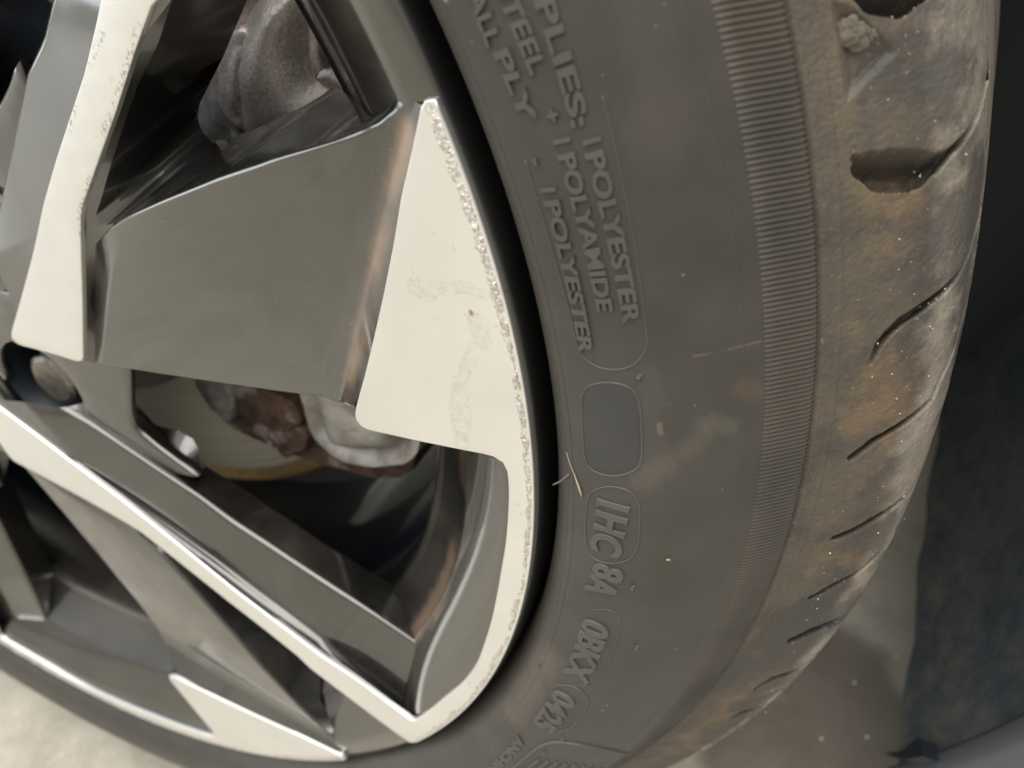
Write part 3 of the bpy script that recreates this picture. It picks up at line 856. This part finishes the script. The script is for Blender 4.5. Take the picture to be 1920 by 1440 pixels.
    shift = np.clip(depth - .0008, 0, None) * 1.1 / .327          # the cuts lean backwards into the rubber
    a = a[:, None] - shift
    r = P[None, :, 0] - depth * nrm[None, :, 0]; h = P[None, :, 1] - depth * nrm[None, :, 1]
    # worn, uneven surface
    V = np.stack([r * np.cos(a), r * np.sin(a), h], -1).reshape(-1, 3)
    o = mesh_obj('tread', clampz(V), grid_faces(n, len(s)), M_TREAD, TYRE, 180)
    o['label'] = 'slotted dusty shoulder and tread of the tyre'
    # the rest of the carcass: coarse remainder of the shoulder, tread, inner side
    sh = at_s(np.linspace(0, smax, 40))
    ab = np.linspace(a1, a0 + 2 * math.pi, 260)
    V = revolve(sh, ab).reshape(-1, 3)
    o2 = mesh_obj('tread', clampz(V), grid_faces(260, 40), M_TREAD, TYRE, 180)
    e = sh[-1]
    back = np.array([e, (.3329, -.085), (.333, -.12), (.333, -.185), (.328, -.205), (.315, -.218), (.29, -.232), (.262, -.228), (.247, -.215)])
    V = revolve(catmull(back, 6), A360[::3]).reshape(-1, 3)
    mesh_obj('inner_carcass', clampz(V), grid_faces(300, len(catmull(back, 6)), True), M_TREAD, TYRE, 180)
tread()

# raised lettering --------------------------------------------------------------
def letter_mesh(text, p0, p1, height, raise_=.00062, name='lettering', squeeze=None):
    cu = bpy.data.curves.new('letters', 'FONT'); cu.body = text; cu.size = 1.0
    cu.extrude = .5; cu.bevel_depth = .022; cu.bevel_resolution = 1; cu.resolution_u = 5; cu.offset = .013
    tmp = bpy.data.objects.new('letters', cu); COL.objects.link(tmp)
    bpy.context.view_layer.update()
    me = bpy.data.meshes.new_from_object(tmp.evaluated_get(bpy.context.evaluated_depsgraph_get()))
    bpy.data.objects.remove(tmp)
    n = len(me.vertices); co = np.empty(n * 3); me.vertices.foreach_get('co', co); co = co.reshape(-1, 3)
    x0, x1 = co[:, 0].min(), co[:, 0].max(); capm = .0; capM = .70
    P0, P1 = T(*p0), T(*p1); r0, a0 = pol(P0); r1, a1 = pol(P1)
    hw = .30
    t = (co[:, 0] - (x0 + hw)) / max(1e-6, (x1 - hw - x0 - hw)) if len(text) > 1 else None
    if len(text) == 1:
        rr = np.full(n, r0); w = height / .70
        ang = a0 - (co[:, 0] - (x0 + x1) / 2) * w / r0
    else:
        rr = r0 + (r1 - r0) * t; ang = a0 + (a1 - a0) * t
    r = rr + (co[:, 1] - capM / 2) / capM * height
    z = (co[:, 2] + .522) / 1.044
    # bevel: keep the top softly rounded
    lift = np.where(z > .98, 1.0, np.where(z > .5, .78, -.6)) * raise_
    h = h_tyre(r) + lift
    me.vertices.foreach_set('co', np.stack([r * np.cos(ang), r * np.sin(ang), h], -1).ravel())
    me.update()
    me.polygons.foreach_set('use_smooth', [True] * len(me.polygons)); me.set_sharp_from_angle(angle=rad(50))
    me.materials.clear(); me.materials.append(M_LETTER)
    o = bpy.data.objects.new(name, me); COL.objects.link(o); o.parent = TYRE
    o['label'] = 'raised lettering reading ' + text
    return o
LH = .0030
for txt, a, b, hh in [
    ('PLIES:', (1031, 25), (1085, 207), LH), ('1', (1112, 263), (1112, 263), LH), ('POLYESTER', (1121, 304), (1184, 588), LH),
    ('STEEL', (950, -18), (1006, 116), LH), ('+', (1038, 215), (1038, 215), LH * .9), ('1', (1056, 263), (1056, 263), LH), ('POLYAMIDE', (1068, 305), (1134, 567), LH),
    ('SIDEWALL', (820, -190), (923, 66), LH), ('PLY', (951, 118), (986, 202), LH), ('-', (1010, 302), (1010, 302), LH), ('1', (1030, 355), (1030, 355), LH), ('POLYESTER', (1041, 393), (1099, 646), LH),
    ('1HC', (1149, 960), (1138, 1022), .0073), ('8A', (1140, 1076), (1128, 1104), .0072), ('0BKX', (1116, 1181), (1084, 1262), .0069), ('0425', (1056, 1312), (1023, 1355), .0067),
    ('ANCHIN', (975, 1388), (925, 1440), .0030)]:
    o = letter_mesh(txt, a, b, hh)
    if txt == 'ANCHIN': o['label'] = 'small blurred raised lettering at the lower edge of the picture'

for rr in (.2560, .2578, .2935):
    pr = [(rr + q * .00032, float(h_tyre(rr + q * .00032)) + d) for q, d in ((-1, -.0001), (-.4, .00014), (.4, .00014), (1, -.0001))]
    lathe('mould_line', pr, M_SIDE, TYRE, 540, 180)
# raised outlines of the information plates
def ridge(pts_px, closed, r=.00022, n=90, name='plate_outline'):
    P = [T(*q) for q in pts_px]
    if closed: P = P + [P[0]]
    Q = resample(catmull(P, 8), n)
    Q[:, 2] = h_tyre(np.hypot(Q[:, 0], Q[:, 1])) + r * .15
    bm = bmesh.new(); tube_bm(bm, Q, r, 6, not closed)
    return bm_obj(name, bm, M_LETTER, TYRE, 180)
ridge([(1130, 180), (1150, 260), (1168, 345), (1185, 430), (1199, 520), (1210, 600), (1213, 642), (1204, 668), (1182, 687), (1150, 693), (1118, 686), (1094, 668), (1081, 640), (1070, 590), (1050, 520), (1030, 450), (1006, 370), (985, 300)], False, .0002, 140)
ridge([(1090, 745), (1103, 724), (1140, 717), (1178, 725), (1197, 748), (1203, 800), (1203, 855), (1192, 880), (1155, 892), (1118, 885), (1098, 862), (1092, 800)], True)
ridge([(1100, 945), (1112, 921), (1146, 912), (1182, 922), (1199, 948), (1199, 985), (1196, 1020), (1182, 1046), (1150, 1056), (1116, 1048), (1100, 1022), (1098, 985)], True)
ridge([(1108, 1143), (1140, 1143), (1160, 1158), (1158, 1190), (1146, 1230), (1130, 1268), (1108, 1284), (1076, 1282)], False, .00016)
ridge([(1040, 1284), (1072, 1286), (1095, 1300), (1101, 1318), (1090, 1340), (1072, 1362), (1055, 1370), (1030, 1367)], False, .0003)
ridge([(962, 1440), (985, 1420), (1008, 1402), (1028, 1393), (1050, 1391), (1090, 1396), (1140, 1405), (1180, 1411)], False, .0006)
for k in range(8):
    x = 985 + k * 17
    ridge([(x + 26, 1424 + k * 2.2), (x + 8, 1436 + k * 2.2), (x - 14, 1452 + k * 2.2)], False, .0006, 12, 'hatch_line')
# clean inner patch of the blank plate
def clean_plate():
    out = [T(*q) for q in ((1093, 752), (1106, 729), (1140, 721), (1174, 729), (1192, 752), (1198, 800), (1198, 853), (1188, 876), (1153, 888), (1120, 881), (1102, 859), (1095, 800))]
    out = resample(catmull(out + [out[0]], 5), 50)[:-1]
    sheet('blank_plate', out, lambda r: h_tyre(r) + .00006, M_CLEAN, TYRE, step=.002, skirt=.0003, round_=.0001)
clean_plate()
# moulding vent spews
def spew(px, tip, r, name='vent_spew'):
    b = T(*px); t = U(tip[0], tip[1], b[2] + .0012)
    bm = bmesh.new(); Q = resample([b + np.array([0, 0, -.0004]), (b + t) / 2 + np.array([0, 0, .0006]), t], 7)
    tube_bm(bm, Q, [r * 1.5, r * 1.2, r, r * .9, r * .8, r * .75, r * .7], 8)
    bm_obj(name, bm, M_LETTER, TYRE, 180)
spew((1068, 890), (1037, 909), .00032)
for (x, y) in ((1200, 705), (1188, 1100), (1195, 1212), (1056, 1384), (1022, 1410), (1010, 1244)):
    spew((x, y), (x - 4, y + 5), .00055)

# ------------------------------------------------------------------ brake disc and caliper
HB = -.088
DISC = empty('brake_disc', 'worn steel brake disc with a rusty rim, seen through the lower window of the wheel', 'brake disc', mat=WM)
lathe('friction_ring', [(.085, HB - .001), (.088, HB), (.1495, HB)], M_DISC, DISC, 256, 40)
lathe('disc_edge', [(.1495, HB), (.1500, HB + .0003), (.1560, HB + .0003), (.1580, HB - .0014), (.1583, HB - .009), (.1530, HB - .010), (.1530, HB - .018), (.1583, HB - .019), (.1580, HB - .028), (.085, HB - .028)], M_DISC_EDGE, DISC, 256, 40)
lathe('disc_hat', [(.0, -.066), (.070, -.066), (.080, -.070), (.086, HB - .002)], M_RUST, DISC, 128, 40)

CAL = empty('brake_caliper', 'rusty brake caliper and bracket straddling the disc inside the wheel', 'brake caliper', mat=WM)
def lump(name, px, h_top, thick, mat, parent, bev=.004, rough=.0012, dome=.004, step=.003):
    """cast lump: outline in the picture at height h_top, real thickness, rounded and uneven"""
    o = resample([U(x, y, h_top) for x, y in px] + [U(px[0][0], px[0][1], h_top)], 70)[:-1]
    ob = sheet(name, o, lambda r: np.full_like(r, h_top), mat, parent, step=step, skirt=thick, round_=bev)
    me = ob.data
    n = len(me.vertices); co = np.empty(n * 3); me.vertices.foreach_get('co', co); co = co.reshape(-1, 3)
    pl = o[:, :2]
    for i in range(n):
        d = np.hypot(pl[:, 0] - co[i, 0], pl[:, 1] - co[i, 1]).min()
        x = Vector(co[i]) * 1000
        k = min(1, d / .012)
        if co[i, 2] > h_top - bev: co[i, 2] += dome * (1 - (1 - k) ** 2)
        nz = noise.noise_vector(x * .12) * rough * 1.3 + noise.noise_vector(x * .45) * rough * .5
        co[i] += np.array(nz)
    me.vertices.foreach_set('co', co.ravel()); me.update()
    me.polygons.foreach_set('use_smooth', [True] * len(me.polygons)); me.set_sharp_from_angle(angle=rad(70))
    return ob
# bracket in the lower window
lump('bracket', [(350, 660), (385, 745), (432, 800), (500, 830), (555, 852), (600, 868), (650, 880), (690, 893), (740, 893), (768, 880), (772, 850), (755, 835), (700, 845), (650, 842), (615, 820), (605, 770), (590, 700), (560, 640)], -.068, .018, M_RUST, CAL, .0018, .0003, .0012)
lump('bracket_pad', [(420, 740), (450, 730), (500, 738), (545, 760), (560, 790), (530, 810), (480, 790), (440, 772)], -.060, .012, M_RUST, CAL, .0015, .0003, .001)
lump('bracket_bolt', [(510, 800), (545, 795), (570, 815), (560, 840), (530, 850), (508, 830)], -.062, .010, M_RUST, CAL, .003, .001, .004)
lump('caliper_body', [(585, 690), (605, 745), (618, 800), (650, 830), (700, 838), (752, 832), (768, 820), (800, 700), (700, 640), (620, 640)], -.062, .03, M_ALLOY, CAL, .008, .0001, .012)
lump('guide_pin', [(365, 690), (378, 730), (400, 765), (425, 785), (428, 760), (418, 715), (405, 690)], -.058, .02, M_ALLOY, CAL, .003, .0003, .004)
# cast housing in the upper window
lump('housing', [(452, 60), (470, 20), (500, -20), (560, -30), (578, 20), (578, 100), (592, 150), (640, 170), (640, 260), (500, 290), (455, 240), (452, 180), (440, 110)], -.062, .05, M_CAST, CAL, .007, .00025, .008, .002)
lump('housing_rib', [(425, 120), (440, 80), (458, 70), (468, 110), (462, 190), (448, 230), (425, 200)], -.058, .05, M_CAST, CAL, .004, .0003, .004, .002)
lump('piston_end', [(372, 205), (385, 165), (405, 140), (430, 150), (445, 200), (440, 260), (400, 275), (375, 250)], -.060, .03, M_PIN, CAL, .009, .0002, .003)
# black knuckle and shield filling the depth
SH = lathe('dust_shield', [(.05, -.125), (.17, -.125), (.185, -.120), (.187, -.128), (.05, -.132)], M_BLACK, None, 128, 30)
SH.matrix_world = WM; SH['label'] = 'black dust shield plate behind the brake disc'; SH['category'] = 'dust shield'

# ------------------------------------------------------------------ car: wheel arch
CAR = empty('parked_car', 'dark wheel arch and lower bumper edge of the parked car around the wheel', 'car', loc=(.2, .45, 0))
def car_part(name, V, F, mat, smooth=30):
    V = np.asarray(V, float) - np.array([.2, .45, 0])
    return mesh_obj(name, V, F, mat, CAR, smooth)
RHO = .44
def arch(prof, a0, a1, n=90):
    """prof: (rho, y) swept about the axle in the XZ plane of the world"""
    a = np.linspace(a0, a1, n)
    return [(r * math.cos(t), y, HUB_Z + r * math.sin(t)) for t in a for r, y in prof], grid_faces(n, len(prof))
AL = math.asin((.102 - HUB_Z) / RHO)
V, F = arch([(RHO, y) for y in np.linspace(.117, .44, 18)], AL, rad(205), 110)
V = np.array(V)
for i in range(len(V)):
    k = noise.noise(Vector(V[i]) * 18) * .004 + noise.noise(Vector(V[i]) * 60) * .0015
    V[i, 0] += k; V[i, 2] += k * .5
# slight forward taper of the bottom edge towards the inside
LINER = car_part('wheel_arch_liner', V, F, M_LINER, 180)
V, F = arch([(RHO + .004, .44), (.30, .455), (.06, .46)], AL + .03, rad(205), 60)
V = [(x, y, max(z, .12)) for x, y, z in V]
car_part('inner_wing', V, F, M_BLACK)
V, F = arch([(RHO + .002, .119), (RHO - .002, .118), (RHO - .003, .115), (RHO - .001, .108), (RHO + .004, .104), (RHO + .012, .103)], AL - .02, rad(205), 110)
car_part('arch_lip', V, F, M_LIP, 60)
V, F = arch([(RHO + .010, .1035), (RHO + .013, .096), (RHO + .03, .088), (RHO + .30, .080), (RHO + .45, .11)], AL - .02, rad(205), 80)
V = [(x, y, max(z, .10)) for x, y, z in V]
car_part('bumper', V, F, M_SILVERGREY, 60)
# underbody plates that keep the light off the floor
def box(x0, x1, y0, y1, z0, z1):
    V = [(x, y, z) for z in (z0, z1) for y in (y0, y1) for x in (x0, x1)]
    return V, [(0, 1, 3, 2)[::-1], (4, 5, 7, 6), (0, 1, 5, 4), (2, 3, 7, 6)[::-1], (0, 2, 6, 4)[::-1], (1, 3, 7, 5)]
V, F = box(-.9, 1.1, .47, 2.0, .17, .20); car_part('underbody_panel', V, F, M_BLACK, 0)
V, F = box(.475, 1.1, .12, .469, .135, .16); car_part('underbody_panel', V, F, M_BLACK, 0)
# flap at the lower corner of the liner
def flap():
    P = [ray_rho(x, y, RHO - .012) for x, y in ((1655, 1412), (1690, 1408), (1718, 1384), (1729, 1386), (1730, 1418), (1700, 1424))]
    V = [tuple(p) for p in P] + [(p.x + .006, p.y, p.z) for p in P]; n = len(P)
    F = [tuple(range(n)), tuple(range(2 * n - 1, n - 1, -1))] + [(i, i + n, (i + 1) % n + n, (i + 1) % n) for i in range(n)]
    car_part('corner_flap', V, F, M_BLACK, 0)
def ray_rho(px, py, rho):
    d = np.array([(px - 960) / FPX, (py - 720) / FPX, 1.0]) @ CR
    a = d[0] ** 2 + d[1] ** 2; b = CC[:2] @ d[:2]; c = CC[:2] @ CC[:2] - rho ** 2
    return to_world(CC + d * ((-b + math.sqrt(b * b - a * c)) / a))

flap()
# ------------------------------------------------------------------ small loose things
def straw():
    bm = bmesh.new(); P = [T(1062, 848, .0003), T(1068, 868, .0004), T(1077, 890, .0004), T(1086, 915, .0004), T(1091, 932, .0003)]
    tube_bm(bm, resample(P, 14), [.00006, .00008, .00009, .0001, .0001, .0001, .00013, .00016, .0002, .00025, .0003, .0003, .0002, .0001], 6)
    bm_obj_(bm)
def bm_obj_(bm):
    o = bm_obj('straw', bm, M_STRAW, None, 180); o.matrix_world = WM
    o['label'] = 'thin pale dry straw stuck to the tyre sidewall beside a rubber hair'; o['category'] = 'straw'
straw()
def speck():
    bm = bmesh.new(); bmesh.ops.create_icosphere(bm, subdivisions=2, radius=.0004)
    for v in bm.verts: v.co = Vector((v.co.x * 1.4, v.co.y, v.co.z * .5)) * (1 + .4 * noise.noise(v.co * 2500))
    o = bm_obj('leaf_scrap', bm, M_GREEN, None, 180); P = T(1253, 1050, .0003)
    o.matrix_world = WM @ Matrix.Translation(Vector(P))
    o['label'] = 'tiny yellow-green leaf scrap on the smooth black sidewall'; o['category'] = 'leaf scrap'
speck()
def mud():
    bm = bmesh.new(); rng = random.Random(5)
    for k, (px, py, r) in enumerate(((1592, 62, .0022), (1612, 58, .0016), (1606, 76, .0017), (1632, 66, .0011), (1584, 48, .0010))):
        P = Vector(T(px, py))
        g = bmesh.ops.create_icosphere(bm, subdivisions=4, radius=1)['verts']
        for v in g:
            c = v.co.copy(); q = 1 + .6 * noise.noise(c * 1.1 + Vector((k * 7, 0, 0))) + .2 * noise.noise(c * 2.6 + Vector((0, k * 5, 0))) + .06 * noise.noise(c * 9)
            v.co = Vector((c.x * r * q, c.y * r * q, c.z * r * q * .2)) + P
    o = bm_obj('mud_clod', bm, M_MUD, None, 180); o.matrix_world = WM
    o['label'] = 'crumb of dried tan mud in the recess at the top of the tyre shoulder'; o['category'] = 'mud'
mud()
def grit():
    rng = random.Random(11); bm = bmesh.new()
    for k in range(130):
        t = rng.random(); y = rng.uniform(0, 1420)
        xs = np.interp(y, [0, 500, 900, 1220, 1440], [1740, 1725, 1680, 1510, 1330]); x = xs + rng.gauss(0, 1) * np.interp(y, [0, 900, 1440], [55, 35, 22])
        P = T(x, y); r = min(.0003, abs(rng.gauss(0, .00008)) + .00004)
        g = bmesh.ops.create_icosphere(bm, subdivisions=1, radius=r)['verts']
        for v in g: v.co = v.co * (1 + .6 * noise.noise(v.co * 9000 + Vector((k, 1, 0)))) + Vector(P)
    o = bm_obj('sand_grit', bm, M_GRIT, None, 0); o.matrix_world = WM; o['kind'] = 'stuff'
    o['label'] = 'pale sand grains stuck on the tread shoulder'; o['category'] = 'grit'
grit()
def droplets():
    rng = random.Random(3); bm = bmesh.new()
    for (px, py) in ((1680, 1230), (1720, 1346), (1602, 1280), (1540, 1385), (1625, 1382)):
        P = floor_pt(px, py)
        bmesh.ops.create_uvsphere(bm, u_segments=10, v_segments=6, radius=.0009, matrix=Matrix.Translation(P))
    o = bm_obj('water_drops', bm, simple('water_drop', (.9, .9, .92), .05, 0), None, 180); o['kind'] = 'stuff'
    o['label'] = 'small bright drops on the floor under the car'; o['category'] = 'drops'
droplets()
